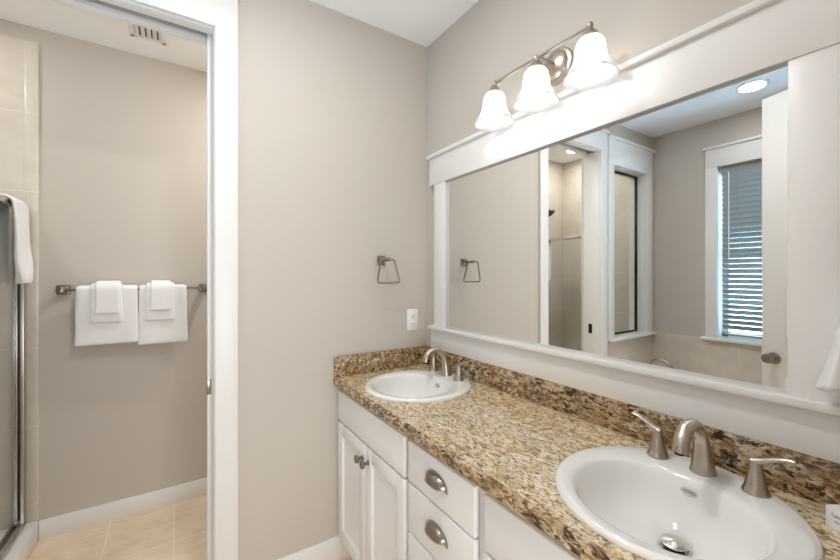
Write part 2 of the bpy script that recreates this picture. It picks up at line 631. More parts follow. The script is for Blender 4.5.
# ---- outside window ----------------------------------------------------------------------
w2 = thing('window_2', 'tall white-cased outside window above the tub', 'window', (XW, -0.91, 0.88), kind='structure')
obj('side_casing', B(XW, XW + CT, -0.516, -0.434, 0.892, 2.335, 0.002), M_TRIM, w2)
obj('side_casing', B(XW, XW + CT, -1.362, -1.279, 0.892, 2.335, 0.002), M_TRIM, w2)
bm = B(XW, XW + CT + 0.0005, -1.362, -0.434, 2.335, 2.490, 0.002)
box(bm, XW, XW + CT + 0.016, -1.376, -0.420, 2.490, 2.512, 0.003)
obj('head_casing', bm, M_TRIM, w2)
obj('sill', B(XW - 0.02, XW + 0.055, -1.410, -0.410, 0.866, 0.892, 0.004), M_TRIM, w2)
bm = bmesh.new()
box(bm, XW - 0.15, XW + 0.001, OY1, OY1 + 0.0005, OZ0, OZ1)
for a in ((OY1 - 0.012, OY1, 0.886, 2.34), (OY0, OY0 + 0.012, 0.886, 2.34), (OY0, OY1, 2.333, 2.345), (OY0, OY1, 0.8855, 0.893)):
    box(bm, XW - 0.15, XW - 0.021 if a[2] < 0.8859 else XW + 0.001, a[0], a[1], a[2], a[3])
obj('jamb', bm, M_TRIM, w2)
bm = bmesh.new()
for a in ((OY1 - 0.052, OY1 - 0.012, 0.893, 2.333), (OY0 + 0.012, OY0 + 0.052, 0.893, 2.333), (OY0 + 0.012, OY1 - 0.012, 0.893, 0.938), (OY0 + 0.012, OY1 - 0.012, 2.288, 2.333), (OY0 + 0.012, OY1 - 0.012, 1.585, 1.625)):
    box(bm, XW - 0.135, XW - 0.10, a[0], a[1], a[2], a[3], 0.002)
obj('sash', bm, M_TRIM, w2)
obj('glass_pane', B(XW - 0.119, XW - 0.115, OY0 + 0.03, OY1 - 0.03, 0.91, 2.31), M_GLASS, w2)

# ---- blinds -------------------------------------------------------------------------------
bl = thing('window_blind', 'white slatted venetian blind lowered in the tall window', 'blind', (XW - 0.04, -0.91, 0.9))
by0, by1 = OY0 + 0.028, OY1 - 0.028
bx = XW - 0.045
obj('headrail', B(bx - 0.028, bx + 0.03, by0, by1, 2.275, 2.332, 0.004), M_BLIND, bl)
bm = bmesh.new()
pitch, ang, hw = 0.0425, math.radians(50), 0.025
z = 2.258
while z > 0.955:
    lo = []
    for s, t in ((-1, 0), (-0.5, 0.0016), (0, 0.0022), (0.5, 0.0016), (1, 0)):
        px = s * hw
        lo.append((bx + px * math.cos(ang) - t * math.sin(ang), z + px * math.sin(ang) + t * math.cos(ang)))
    hi = [(a - 0.0012 * math.sin(ang), b + 0.0012 * math.cos(ang)) for a, b in lo]
    loop = lo + hi[::-1]
    rings(bm, [[Vector((a, by0 + 0.004, b)) for a, b in loop], [Vector((a, by1 - 0.004, b)) for a, b in loop]])
    z -= pitch
obj('slats', bm, M_BLIND, bl)
obj('bottom_rail', B(bx - 0.025, bx + 0.025, by0 + 0.003, by1 - 0.003, 0.915, 0.931, 0.003), M_BLIND, bl)
for yy in (by1 - 0.12, (by0 + by1) / 2, by0 + 0.12):
    bm = bmesh.new()
    tube(bm, [(bx + 0.029, yy, 2.28), (bx + 0.029, yy, 0.925)], 0.0012, 6)
    tube(bm, [(bx - 0.029, yy, 2.28), (bx - 0.029, yy, 0.925)], 0.0012, 6)
    obj('ladder_cord', bm, M_BLIND, bl)
bm = bmesh.new()
tube(bm, [(bx + 0.034, by1 - 0.055, 2.28), (bx + 0.036, by1 - 0.057, 1.55)], 0.0035, 8)
obj('tilt_wand', bm, M_PLASTIC, bl)

# ---- entry door, swung open into the room ---------------------------------------------
hinge = Vector((-1.435, -1.700))
free = Vector((-1.692, -1.049))
dv = (free - hinge)
wd = dv.length
d3 = thing('door_3', 'white entry door standing open with a round nickel knob', 'door', (hinge.x, hinge.y, 0), kind='structure')
d3.rotation_euler = (0, 0, math.atan2(dv.y, dv.x))
# local frame: x along leaf from hinge, +y = side turned away from the vanity
leaf = bmesh.new()
TH = 0.035
box(leaf, 0, wd, 0, TH, 0.012, 2.45, 0.002)
o = obj('leaf', leaf, M_TRIM, d3, local=True)
bm = bmesh.new()
for z0, z1 in ((0.22, 0.86), (1.06, 2.28)):
    for q in ((0.12, wd - 0.12, z0, z0 + 0.012), (0.12, wd - 0.12, z1 - 0.012, z1), (0.12, 0.132, z0, z1), (wd - 0.132, wd - 0.12, z0, z1)):
        box(bm, q[0], q[1], -0.005, 0.001, q[2], q[3], 0.002)
obj('panel_moulding', bm, M_TRIM, d3, local=True)


def knob_bm(c, axis):
    return lathe(bmesh.new(), [(0.033, 0), (0.033, 0.004), (0.029, 0.008), (0.013, 0.011), (0.011, 0.03), (0.018, 0.036), (0.026, 0.044), (0.0275, 0.054), (0.024, 0.063), (0.014, 0.068), (0.003, 0.069)], c, axis, 28)


obj('knob', knob_bm((wd - 0.065, 0.0, 0.945), '-y'), M_SATIN, d3, local=True)
obj('knob', knob_bm((wd - 0.065, TH, 0.945), 'y'), M_SATIN, d3, local=True)
for zz in (0.25, 1.2, 2.2):
    bm = bmesh.new()
    tube(bm, [(-0.004, -0.004, zz - 0.05), (-0.004, -0.004, zz + 0.05)], 0.006, 10)
    obj('hinge', bm, M_NICKEL, d3, local=True)
bm = bmesh.new()
box(bm, EX0, EX0 + 0.012, YS - 0.121, YS + 0.001, 0, 2.458)
box(bm, EX1 - 0.012, EX1, YS - 0.121, YS + 0.001, 0, 2.458)
box(bm, EX0, EX1, YS - 0.121, YS + 0.001, 2.458, 2.47)
struct('trim_5', bm, M_TRIM, None, 'white jamb of the entry doorway', 'door jamb')

# ------------------------------------------------------------------ framed mirror
MY0, MY1, MZ0, MZ1 = -1.532, -0.208, 1.142, 1.918
mr = thing('wall_mirror', 'large rectangular mirror in a wide white craftsman frame above vanity', 'mirror', (0, -0.865, 1.02))
mglass = obj('mirror_glass', B(-0.012, -0.0005, MY0, MY1, MZ0, MZ1), M_MIRROR, mr)
tag_l = 'reflective silver glass'
mglass['label'] = tag_l
obj('side_stile', B(-0.026, -0.0005, MY1 + 0.0002, -0.106, MZ0, MZ1, 0.0015), M_TRIM, mr)
obj('side_stile', B(-0.026, -0.0005, MY0 - 0.100, MY0 - 0.0002, MZ0, MZ1, 0.0015), M_TRIM, mr)
obj('header', B(-0.030, -0.0005, MY0 - 0.145, -0.066, MZ1, 2.066, 0.0015), M_TRIM, mr)
obj('crown_cap', B(-0.045, -0.0005, MY0 - 0.16, -0.055, 2.066, 2.086, 0.003), M_TRIM, mr)
obj('sill', B(-0.048, -0.0005, MY0 - 0.16, -0.074, 1.122, MZ0, 0.003), M_TRIM, mr)
obj('apron', B(-0.022, -0.0005, MY0 - 0.145, -0.070, 1.0135, 1.122, 0.0015), M_TRIM, mr)

# ------------------------------------------------------------------ vanity
XF = -0.548                 # face of doors and drawers
CZ = 0.912                  # counter top
CB = 0.872                  # underside of counter


def raised_front(bm, y0, y1, z0, z1):
    """slab drawer front with eased edge"""
    box(bm, XF, XF + 0.018, y0, y1, z0, z1, 0.004, 3)
    return bm


def shaker_door(y0, y1, z0, z1, rail=0.058):
    bm = bmesh.new()
    box(bm, XF, XF + 0.018, y0, y0 + rail, z0, z1, 0.003)
    box(bm, XF, XF + 0.018, y1 - rail, y1, z0, z1, 0.003)
    box(bm, XF, XF + 0.018, y0 + rail - 0.002, y1 - rail + 0.002, z0, z0 + rail, 0.003)
    box(bm, XF, XF + 0.018, y0 + rail - 0.002, y1 - rail + 0.002, z1 - rail, z1, 0.003)
    a0, a1, c0, c1 = y0 + rail - 0.003, y1 - rail + 0.003, z0 + rail - 0.003, z1 - rail + 0.003
    # recessed panel with a bevelled surround
    lp = []
    for dx, ins in ((0.0035, 0.0), (0.010, 0.009)):
        lp.append([Vector((XF + dx, a0 + ins, c0 + ins)), Vector((XF + dx, a1 - ins, c0 + ins)), Vector((XF + dx, a1 - ins, c1 - ins)), Vector((XF + dx, a0 + ins, c1 - ins))])
    rings(bm, lp, False, True)
    return bm


def cabinet_body(root, y0, y1):
    bm = bmesh.new()
    xb, xf, t = -0.022, XF + 0.021, 0.016
    box(bm, xf + 0.02, xb, y0, y0 + t, 0.10, CB)
    box(bm, xf + 0.02, xb, y1 - t, y1, 0.10, CB)
    box(bm, xf + 0.02, xb, y0 + t, y1 - t, 0.10, 0.10 + t)
    box(bm, xb - 0.006, xb, y0 + t, y1 - t, 0.116, CB)
    obj('carcass', bm, M_CAB, root)
    bm = bmesh.new()
    box(bm, xf, xf + 0.02, y0, y0 + 0.035, 0.115, CB)
    box(bm, xf, xf + 0.02, y1 - 0.035, y1, 0.115, CB)
    box(bm, xf, xf + 0.02, y0 + 0.035, y1 - 0.035, CB - 0.035, CB)
    box(bm, xf, xf + 0.02, y0 + 0.035, y1 - 0.035, 0.115, 0.15)
    obj('face_frame', bm, M_CAB, root)
    obj('toe_kick', B(xf + 0.065, xf + 0.08, y0, y1, 0.0, 0.10), M_CAB, root)


def knob_small(parent, y, z):
    obj('knob', lathe(bmesh.new(), [(0.0105, 0), (0.0105, 0.002), (0.0065, 0.005), (0.006, 0.015), (0.010, 0.019), (0.0165, 0.0235), (0.018, 0.029), (0.0155, 0.034), (0.009, 0.037), (0.001, 0.038)], (XF, y, z), '-x', 24), M_SATIN, parent)


def cup_pull(parent, yc, z):
    bm = bmesh.new()
    hw_, hh, dp = 0.050, 0.031, 0.026
    loops = []
    NA, NP = 20, 8
    outer = []
    for k in range(NP + 1):
        ph = (PI / 2) * k / NP          # 0 at wall rim, 90 deg at front lip
        l = []
        for i in range(NA + 1):
            a = PI * i / NA
            ky = hw_ * math.cos(a) * (math.cos(ph) ** 0.7 * 0.94 if k else 1.0)
            kz = hh * math.sin(a) * (math.cos(ph) if k else 1.0)
            l.append(Vector((XF - 0.0015 - dp * math.sin(ph), yc + ky, z + kz)))
        loops.append(l)
    vs = [[bm.verts.new(p) for p in l] for l in loops[:-1]]
    for a, b in zip(vs, vs[1:]):
        for i in range(NA):
            bm.faces.new((a[i], a[i + 1], b[i + 1], b[i]))
    # front lip closing fan
    tip = bm.verts.new((XF - 0.0015 - dp, yc, z))
    for i in range(NA):
        bm.faces.new((vs[-1][i], vs[-1][i + 1], tip))
    bmesh.ops.solidify(bm, geom=bm.faces[:], thickness=0.0018)
    # flange
    NF = 24
    rim = []
    for x, k in ((XF - 0.0002, 1.0), (XF - 0.0030, 1.0), (XF - 0.0035, 0.96)):
        l = []
        for i in range(NF + 1):
            a = PI * i / NF
            l.append(Vector((x, yc + (hw_ + 0.009) * k * math.cos(a), z - 0.003 + (hh + 0.007) * k * math.sin(a))))
        rim.append(l)
    inner = [Vector((XF - 0.0035, yc + (hw_ - 0.004) * math.cos(PI * i / NF), z - 0.001 + (hh - 0.004) * math.sin(PI * i / NF))) for i in range(NF + 1)]
    rim.append(inner)
    rings(bm, rim, False, False, closed=False)
    for s in (-1, 1):
        box(bm, XF - 0.0035, XF - 0.0002, yc + s * hw_ - 0.008, yc + s * hw_ + 0.008, z - 0.008, z - 0.001, 0.001)
    obj('cup_pull', bm, M_NICKEL, parent)


Y_A, Y_B, Y_C, Y_D = -0.003, -0.677, -1.050, -1.732
# sink cabinet beside the back wall
c1 = thing('sink_cabinet', 'white two-door sink cabinet touching the towel ring wall', 'cabinet', (-0.28, -0.34, 0), 'vanity cabinets')
cabinet_body(c1, Y_B + 0.001, Y_A)
obj('false_front', raised_front(bmesh.new(), -0.664, -0.020, 0.706, 0.851), M_CAB, c1)
for y0, y1, ky in ((-0.3405, -0.020, -0.316), (-0.664, -0.3435, -0.372)):
    d = obj('door', shaker_door(y0, y1, 0.130, 0.698), M_CAB, c1)
    knob_small(d, ky, 0.637)
# drawers
c2 = thing('drawer_cabinet', 'narrow white drawer cabinet with cup pulls between the sink cabinets', 'cabinet', (-0.28, -0.863, 0), 'vanity cabinets')
cabinet_body(c2, Y_C + 0.001, Y_B)
for z0, z1 in ((0.711, 0.851), (0.541, 0.705), (0.338, 0.535), (0.130, 0.332)):
    d = obj('drawer', raised_front(bmesh.new(), -1.034, -0.690, z0, z1), M_CAB, c2)
    cup_pull(d, -0.860, (z0 + z1) / 2 + (0.0 if z0 > 0.5 else 0.02))
# sink cabinet at the near end
c3 = thing('sink_cabinet', 'white sink cabinet under the near sink with the plain panel', 'cabinet', (-0.28, -1.38, 0), 'vanity cabinets')
cabinet_body(c3, Y_D, Y_C)
obj('false_front', raised_front(bmesh.new(), -1.695, -1.070, 0.706, 0.851), M_CAB, c3)
for y0, y1, ky in ((-1.381, -1.070, -1.357), (-1.695, -1.384, -1.408)):
    d = obj('door', shaker_door(y0, y1, 0.130, 0.698), M_CAB, c3)
    knob_small(d, ky, 0.637)

# countertop with two round cut-outs
SK = [(-0.284, -0.345), (-0.281, -1.389)]      # sink centres
SA, SB = 0.244, 0.239                           # rim half sizes (x, y)
ct = thing('countertop', 'speckled tan and brown granite countertop with matching backsplash', 'countertop', (-0.28, -0.857, CB))
bm = bmesh.new()
cx0, cx1 = -0.553, -0.001
HR = 0.220
cuts = [(-0.003, -0.620), (-1.105, -1.682)]


def plain(bm, y0, y1):
    box(bm, cx0, cx1, y1, y0, CB, CZ)


def holed(bm, y0, y1, c):
    angs = sorted([2 * PI * i / 64 for i in range(64)] + [math.atan2(yy - c[1], xx - c[0]) % (2 * PI) for xx in (cx0, cx1) for yy in (y0, y1)])
    ins, outs = [], []
    for a in angs:
        dx, dy = math.cos(a), math.sin(a)
        ts = []
        if abs(dx) > 1e-9:
            ts.append(((cx1 if dx > 0 else cx0) - c[0]) / dx)
        if abs(dy) > 1e-9:
            ts.append((((max(y0, y1)) if dy > 0 else min(y0, y1)) - c[1]) / dy)
        t = min(ts)
        ins.append((c[0] + HR * dx, c[1] + HR * dy))
        outs.append((c[0] + t * dx, c[1] + t * dy))
    L = [[Vector((*p, CZ)) for p in outs], [Vector((*p, CZ)) for p in ins], [Vector((*p, CB)) for p in ins], [Vector((*p, CB)) for p in outs]]
    rings(bm, L, False, False)


plain(bm, cuts[0][1], cuts[1][0])
plain(bm, cuts[1][1], -1.733)
for (a, b), c in zip(cuts, SK):
    holed(bm, a, b, c)
# eased front edge
prof = [(cx0 - 0.0002, CZ)]
for i in range(5):
    a = PI / 2 * i / 4
    prof.append((cx0 - 0.006 - 0.006 * math.sin(a), CZ - 0.006 + 0.006 * math.cos(a)))
for i in range(5):
    a = PI / 2 * i / 4
    prof.append((cx0 - 0.006 - 0.006 * math.cos(a), CB + 0.006 - 0.006 * math.sin(a)))
prof.append((cx0 - 0.0002, CB))
fe = bmesh.new()
rings(fe, [[Vector((x, -0.003, z)) for x, z in prof], [Vector((x, -1.733, z)) for x, z in prof]], True, True)
bmesh.ops.remove_doubles(bm, verts=bm.verts[:], dist=0.0003)
obj('slab', bm, M_GRANITE, ct, 40)
obj('front_edge', fe, M_SPLASH, ct, 40)  # same slab, given the dimmed splash colours
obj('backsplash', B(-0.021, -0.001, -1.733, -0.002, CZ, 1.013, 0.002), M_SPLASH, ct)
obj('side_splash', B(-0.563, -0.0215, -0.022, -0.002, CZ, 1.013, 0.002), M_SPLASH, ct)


# sinks
def sink(c, label):
    root = thing('sink', label, 'sink', (c[0], c[1], CZ), 'drop-in sinks')
    n = 64
    loops = []

    def ell(cx, a, b, z, egg=0.0, flat_back=0.0):
        l = []
        for i in range(n):
            t = 2 * PI * i / n
            dx, dy = math.cos(t), math.sin(t)
            # soften the back of the bowl (towards +x) into a flatter curve
            k = 1 - flat_back * max(dx, 0) ** 2
            l.append(Vector((cx + a * dx * k, b * dy, z)))
        return l
    spec = [(0.0, SA, SB, 0.0005, 0), (0.0, SA + 0.001, SB + 0.001, 0.006, 0), (0.0, SA - 0.003, SB - 0.003, 0.011, 0), (0.0, SA - 0.010, SB - 0.010, 0.0135, 0),
            (-0.012, SA - 0.028, SB - 0.027, 0.0125, 0.04),
            (-0.030, 0.186, 0.194, 0.0115, 0.12), (-0.031, 0.178, 0.187, 0.009, 0.13), (-0.031, 0.172, 0.182, 0.003, 0.13), (-0.031, 0.166, 0.176, -0.012, 0.13), (-0.030, 0.155, 0.166, -0.045, 0.13),
            (-0.027, 0.138, 0.148, -0.078, 0.12), (-0.022, 0.112, 0.120, -0.102, 0.10), (-0.010, 0.080, 0.085, -0.116, 0.06), (0.014, 0.050, 0.052, -0.123, 0.0), (0.029, 0.034, 0.034, -0.126, 0.0), (0.032, 0.024, 0.024, -0.129, 0.0)]
    for cx, a, b, z, fb in spec:
        loops.append(ell(cx, a, b, z, 0, fb))
    # underside back up to the rim
    under = [(0.032, 0.024, 0.024, -0.150, 0), (-0.010, 0.090, 0.095, -0.132, 0.05), (-0.027, 0.150, 0.160, -0.088, 0.1), (-0.030, 0.180, 0.190, -0.010, 0.1), (0.0, 0.215, 0.215, 0.0005, 0.0)]
    for cx, a, b, z, fb in under:
        loops.append(ell(cx, a, b, z, 0, fb))
    bm = bmesh.new()
    rings(bm, loops + [loops[0]], False, False)
    bmesh.ops.remove_doubles(bm, verts=bm.verts[:], dist=1e-6)
    obj('basin', bm, M_CERAMIC, root, 60, local=True)
    dx = 0.032
    ds = obj('drain_flange', lathe(bmesh.new(), [(0.022, -0.129), (0.033, -0.126), (0.033, -0.1235), (0.029, -0.1225), (0.024, -0.1255), (0.022, -0.135)], (dx, 0, 0), 'z', 32, False, False), M_CHROME, root, local=True)
    obj('stopper', lathe(bmesh.new(), [(0.006, -0.128), (0.022, -0.122), (0.029, -0.113), (0.0290, -0.111), (0.020, -0.1075), (0.006, -0.1055), (0.001, -0.105)], (dx, 0, 0), 'z', 32), M_CHROME, root, local=True)
    # overflow ring on the back slope of the bowl
    bm = bmesh.new()
    ctr = Vector((0.1085, 0.0, -0.020))
    nrm = Vector((-0.95, 0, 0.30)).normalized()
    u = Vector((0, 1, 0))
    v = nrm.cross(u)
    tube(bm, [ctr + u * 0.017 * math.cos(2 * PI * i / 24) + v * 0.0065 * math.sin(2 * PI * i / 24) for i in range(24)], 0.0012, 8, True, up=nrm)
    obj('overflow_ring', bm, M_CHROME, root, local=True)
    bm = bmesh.new()
    bm.faces.new([bm.verts.new(ctr + nrm * 0.0003 + u * 0.016 * math.cos(2 * PI * i / 24) + v * 0.0055 * math.sin(2 * PI * i / 24)) for i in range(24)])
    bmesh.ops.solidify(bm, geom=bm.faces[:], thickness=0.002)
    obj('overflow_opening', bm, mat('overflow_grey', lin(226, 222, 216), 0.3), root, local=True)
    return root


sink(SK[0], 'round white drop-in sink in the far corner by the outlet')
sink(SK[1], 'round white drop-in sink nearest the soap box')


# faucets
def faucet(c, label):
    zt = CZ + 0.0129
    root = thing('faucet', label, 'faucet', (c[0], c[1], zt), 'widespread nickel faucets')
    # spout: base flare, neck, high arc towards -x
    bm = bmesh.new()
    path = smooth_path([(0.004, 0, 0.001), (0.002, 0, 0.03), (-0.003, 0, 0.068), (-0.018, 0, 0.105), (-0.050, 0, 0.130), (-0.088, 0, 0.129), (-0.115, 0, 0.106), (-0.123, 0, 0.080)], 6)
    k = len(path)
    fl = []
    for i in range(k):
        s = i / (k - 1)
        r = 0.0285 - 0.0125 * min(1, s / 0.34) if s < 0.34 else 0.016
        fl.append((r * (1.06 if s > 0.3 else 1.0), r * (0.86 if s > 0.3 else 1.0)))
    tube(bm, path, 1.0, 24, False, up=(0, 1, 0), flat=[(b, a) for a, b in fl])
    lathe(bm, [(0.0285, 0.0), (0.0285, 0.003), (0.0275, 0.005)], (0.004, 0, 0), 'z', 32)
    sp = obj('spout', bm, M_NICKEL, root, 45, local=True)
    obj('aerator', lathe(bmesh.new(), [(0.0105, 0), (0.0105, 0.003)], (-0.1235, 0, 0.0765), 'z', 20), M_DARKMETAL, sp, local=True)
    for s in (1, -1):
        bm = bmesh.new()
        y = s * 0.1035
        lathe(bm, [(0.0255, 0.0), (0.0255, 0.004), (0.0235, 0.008), (0.0215, 0.012), (0.0165, 0.034), (0.0125, 0.056), (0.0115, 0.066), (0.0112, 0.071), (0.007, 0.075), (0.001, 0.076)], (0, y, 0), 'z', 32)
        lev = smooth_path([(0, y - s * 0.006, 0.068), (0, y + s * 0.010, 0.074), (0, y + s * 0.027, 0.0825), (0, y + s * 0.048, 0.0915), (0, y + s * 0.067, 0.0955)], 5)
        n = len(lev)
        flat = [(0.0115 - 0.0045 * i / (n - 1), 0.0085 - 0.0050 * i / (n - 1)) for i in range(n)]
        tube(bm, lev, 1.0, 14, False, flat=flat)
        h = obj('handle', bm, M_NICKEL, root, 45, local=True)
        obj('base_ring', lathe(bmesh.new(), [(0.0262, 0.0), (0.0262, 0.0035), (0.0258, 0.0045)], (0, y, 0), 'z', 32), M_NICKEL, h, local=True)
    return root


faucet((-0.101, SK[0][1] + 0.033), 'curved nickel faucet with two lever handles on the corner sink')
faucet((-0.108, SK[1][1] - 0.004), 'curved nickel faucet with two lever handles on the near sink')

# soap box
sb = thing('soap_box', 'small white soap carton lying by the near sink', 'box', (-0.105, -1.65, CZ))
u = Vector((-0.55, -0.835, 0)).normalized()          # along the printed face
v = Vector((0.835, -0.55, 0))
p0 = Vector((-0.110, -1.606, CZ + 0.0005))
bm = bmesh.new()
q = [p0, p0 + u * 0.085, p0 + u * 0.085 + v * 0.034, p0 + v * 0.034]
rings(bm, [[x.copy() for x in q], [x + Vector((0, 0, 0.041)) for x in q]])
bmesh.ops.bevel(bm, geom=bm.edges[:], offset=0.0008, segments=2, affect='EDGES')
obj('carton', bm, M_PAPER, sb)


def text_mesh(s, size, mtx, m, name, parent):
    cu = bpy.data.curves.new('txt', 'FONT')
    cu.body = s
    cu.size = size
    cu.extrude = 0.0001
    to = bpy.data.objects.new('txt', cu)
    COL.objects.link(to)
    bpy.context.view_layer.update()
    me = bpy.data.meshes.new_from_object(to.evaluated_get(bpy.context.evaluated_depsgraph_get()))
    bpy.data.objects.remove(to)
    bm = bmesh.new()
    bm.from_mesh(me)
    bmesh.ops.transform(bm, matrix=mtx, verts=bm.verts[:])
    return obj(name, bm, m, parent)


nrm = u.cross(Vector((0, 0, 1)))
nrm = -v
o0 = p0 + u * 0.012 + Vector((0, 0, 0.026)) + nrm * 0.0004
mt = Matrix(((u.x, 0, nrm.x, o0.x), (u.y, 0, nrm.y, o0.y), (0, 1, 0, o0.z), (0, 0, 0, 1)))
text_mesh('Lanthem', 0.0105, mt, M_INK, 'lettering', sb)
bm = bmesh.new()
for i in range(9):
    a = p0 + u * (0.018 + i * 0.0042) + Vector((0, 0, 0.0165)) + nrm * 0.0004
    rings(bm, [[a, a + u * 0.003, a + u * 0.003 + Vector((0, 0, 0.0022)), a + Vector((0, 0, 0.0022))], [x + nrm * 0.0002 for x in (a, a + u * 0.003, a + u * 0.003 + Vector((0, 0, 0.0022)), a + Vector((0, 0, 0.0022)))]])
obj('small_print', bm, M_INK, sb)

# ------------------------------------------------------------------ vanity light
LX, LZ, LYC, LSP = -0.125, 2.205, -0.888, 0.212
vl = thing('vanity_light', 'three-shade brushed nickel vanity light above the mirror', 'light', (0, LYC, 2.2))
obj('back_plate', lathe(bmesh.new(), [(0.068, 0.0005), (0.068, 0.006), (0.064, 0.012), (0.054, 0.014), (0.052, 0.020), (0.044, 0.026), (0.030, 0.030), (0.016, 0.034), (0.002, 0.035)], (0, LYC, 2.212), '-x', 40), M_NICKEL, vl)
bm = bmesh.new()
tube(bm, [(-0.03, LYC, 2.212), (-0.08, LYC, 2.210), (LX, LYC, LZ)], 0.008, 14)
box(bm, -0.118, -0.028, LYC - 0.010, LYC + 0.010, 2.204, 2.216, 0.003)
obj('arm', bm, M_NICKEL, vl)
bm = bmesh.new()
tube(bm, [(LX, LYC - LSP - 0.006, LZ), (LX, LYC + LSP + 0.006, LZ)], 0.0055, 14, up=(0, 0, 1))
obj('bar', bm, M_NICKEL, vl)
for k in (-1, 0, 1):
    y = LYC + k * LSP
    hd = obj('holder', lathe(bmesh.new(), [(0.001, 0.013), (0.007, 0.010), (0.010, 0.003), (0.0095, -0.004), (0.007, -0.008), (0.012, -0.012), (0.020, -0.022), (0.028, -0.036), (0.031, -0.044), (0.030, -0.046), (0.020, -0.040)], (LX, y, LZ), 'z', 28), M_NICKEL, vl)
    zz = LZ - 0.040
    outp = [(0.028, 0.002), (0.036, -0.003), (0.043, -0.015), (0.0465, -0.036), (0.0485, -0.058), (0.054, -0.078), (0.064, -0.096), (0.0745, -0.112), (0.081, -0.123)]
    inp = [(r - 0.003, h) for r, h in reversed(outp)]
    inp[0] = (0.0795, -0.1255)
    obj('lamp_shade', lathe(bmesh.new(), outp + inp, (LX, y, zz), 'z', 40, False, False), M_SHADE, vl, 60)
    b = obj('bulb', lathe(bmesh.new(), [(0.012, -0.010), (0.014, -0.034), (0.022, -0.056), (0.0295, -0.074), (0.0315, -0.088), (0.0275, -0.104), (0.016, -0.115), (0.001, -0.118)], (LX, y, zz), 'z', 28), M_BULB, hd)


# recessed lights
def downlight(x, y, label, power, col=(0.98, 0.99, 1.0)):
    r = thing('recessed_light', label, 'light', (x, y, H), 'recessed ceiling lights')
    obj('trim_ring', lathe(bmesh.new(), [(0.092, 0.0), (0.092, -0.004), (0.086, -0.006), (0.072, -0.006), (0.072, 0.0)], (x, y, H), 'z', 40, False, False), M_TRIM, r)
    obj('lens', lathe(bmesh.new(), [(0.0725, -0.0005), (0.0725, -0.004), (0.001, -0.0045)], (x, y, H), 'z', 40), M_LAMP, r)
    lamp('recessed_lamp', 'AREA', (x, y, H - 0.012), power, col, 0.14)


downlight(-2.168, -0.875, 'round recessed light over the tub side, seen in the mirror', P_RECESS)
downlight(-0.95, -0.85, 'added unseen fill light in the middle of the bathroom ceiling', P_CENTRE_FILL)  # unseen fitting added to brighten the counter and mirror wall
downlight(-2.319, 0.62, 'round recessed light over the shower, seen in the mirror', P_SHOWER)
downlight(-0.55, 0.48, 'round recessed light at the inner end of the shower room ceiling', P_TOILET)

# ceiling vent
cv = thing('ceiling_vent', 'white louvred vent in the shower room ceiling', 'vent', (-1.335, 0.65, H))
vx0, vx1, vy0, vy1 = -1.43, -1.268, 0.52, 0.785
bm = bmesh.new()
for q in ((vx0, vx0 + 0.02, vy0, vy1), (vx1 - 0.02, vx1, vy0, vy1), (vx0, vx1, vy0, vy0 + 0.02), (vx0, vx1, vy1 - 0.02, vy1)):
    box(bm, q[0], q[1], q[2], q[3], H - 0.010, H, 0.002)
obj('frame', bm, M_PLASTIC, cv)
obj('duct_shade', B(vx0 + 0.015, vx1 - 0.015, vy0 + 0.015, vy1 - 0.015, H - 0.0015, H - 0.0002), mat('vent_shadow_grey', lin(96, 92, 88), 0.8), cv)  # flat grey sheet, shade inside the duct put into its colour
for i in range(5):
    xx = vx0 + 0.032 + i * 0.0265
    l = [Vector((xx - 0.010, 0, H - 0.002)), Vector((xx + 0.009, 0, H - 0.011)), Vector((xx + 0.010, 0, H - 0.0095)), Vector((xx - 0.009, 0, H - 0.0006))]
    bm = bmesh.new()
    rings(bm, [[p + Vector((0, vy0 + 0.018, 0)) for p in l], [p + Vector((0, vy1 - 0.018, 0)) for p in l]])
    obj('louvre', bm, M_PLASTIC, cv)


# ------------------------------------------------------------------ towel ring (two) and outlet
def towel_ring(loc, rotz, label, swing):
    """local frame: wall at y=0, ring hangs out towards -y"""
    r = thing('towel_ring', label, 'towel ring', loc, 'nickel towel rings')
    r.rotation_euler = (0, 0, rotz)
    bm = bmesh.new()
    box(bm, -0.024, 0.024, -0.010, 0, -0.024, 0.024, 0.006, 3)
    box(bm, -0.017, 0.017, -0.020, -0.008, -0.017, 0.017, 0.005, 3)
    tube(bm, [(0, -0.015, 0), (0, -0.045, 0.001), (0, -0.086, 0.002)], [0.010, 0.0085, 0.0085], 16)
    lathe(bm, [(0.001, -0.012), (0.0095, -0.010), (0.0105, 0), (0.0095, 0.010), (0.001, 0.012)], (0, -0.082, 0.002), 'x', 18)
    obj('mount', bm, M_SATIN, r, 40, local=True)
    bm = bmesh.new()
    y = -0.083
    pts = []
    corners = [(-0.040, 0.004), (0.036, 0.004), (0.072, -0.118), (-0.062, -0.118)]
    # rounded trapezoid
    for i, c in enumerate(corners):
        p = Vector((corners[i - 1][0], 0, corners[i - 1][1]))
        q = Vector((c[0], 0, c[1]))
        n = Vector((corners[(i + 1) % 4][0], 0, corners[(i + 1) % 4][1]))
        a = q + (p - q).normalized() * 0.016
        b = q + (n - q).normalized() * 0.016
        for k in range(7):
            t = k / 6
            pts.append((1 - t) ** 2 * a + 2 * t * (1 - t) * q + t * t * b)
    pts = [p + Vector((swing, y, 0)) for p in pts]
    tube(bm, pts, 0.0046, 12, True, up=(0, 1, 0))
    obj('ring', bm, M_SATIN, r, 60, local=True)
    return r


towel_ring((-0.300, 0.0, 1.498), 0, 'empty nickel towel ring on the wall above the outlet', 0.0)
towel_ring((-0.062, YS, 1.498), PI, 'nickel towel ring holding a towel, right of the mirror', 0.0)

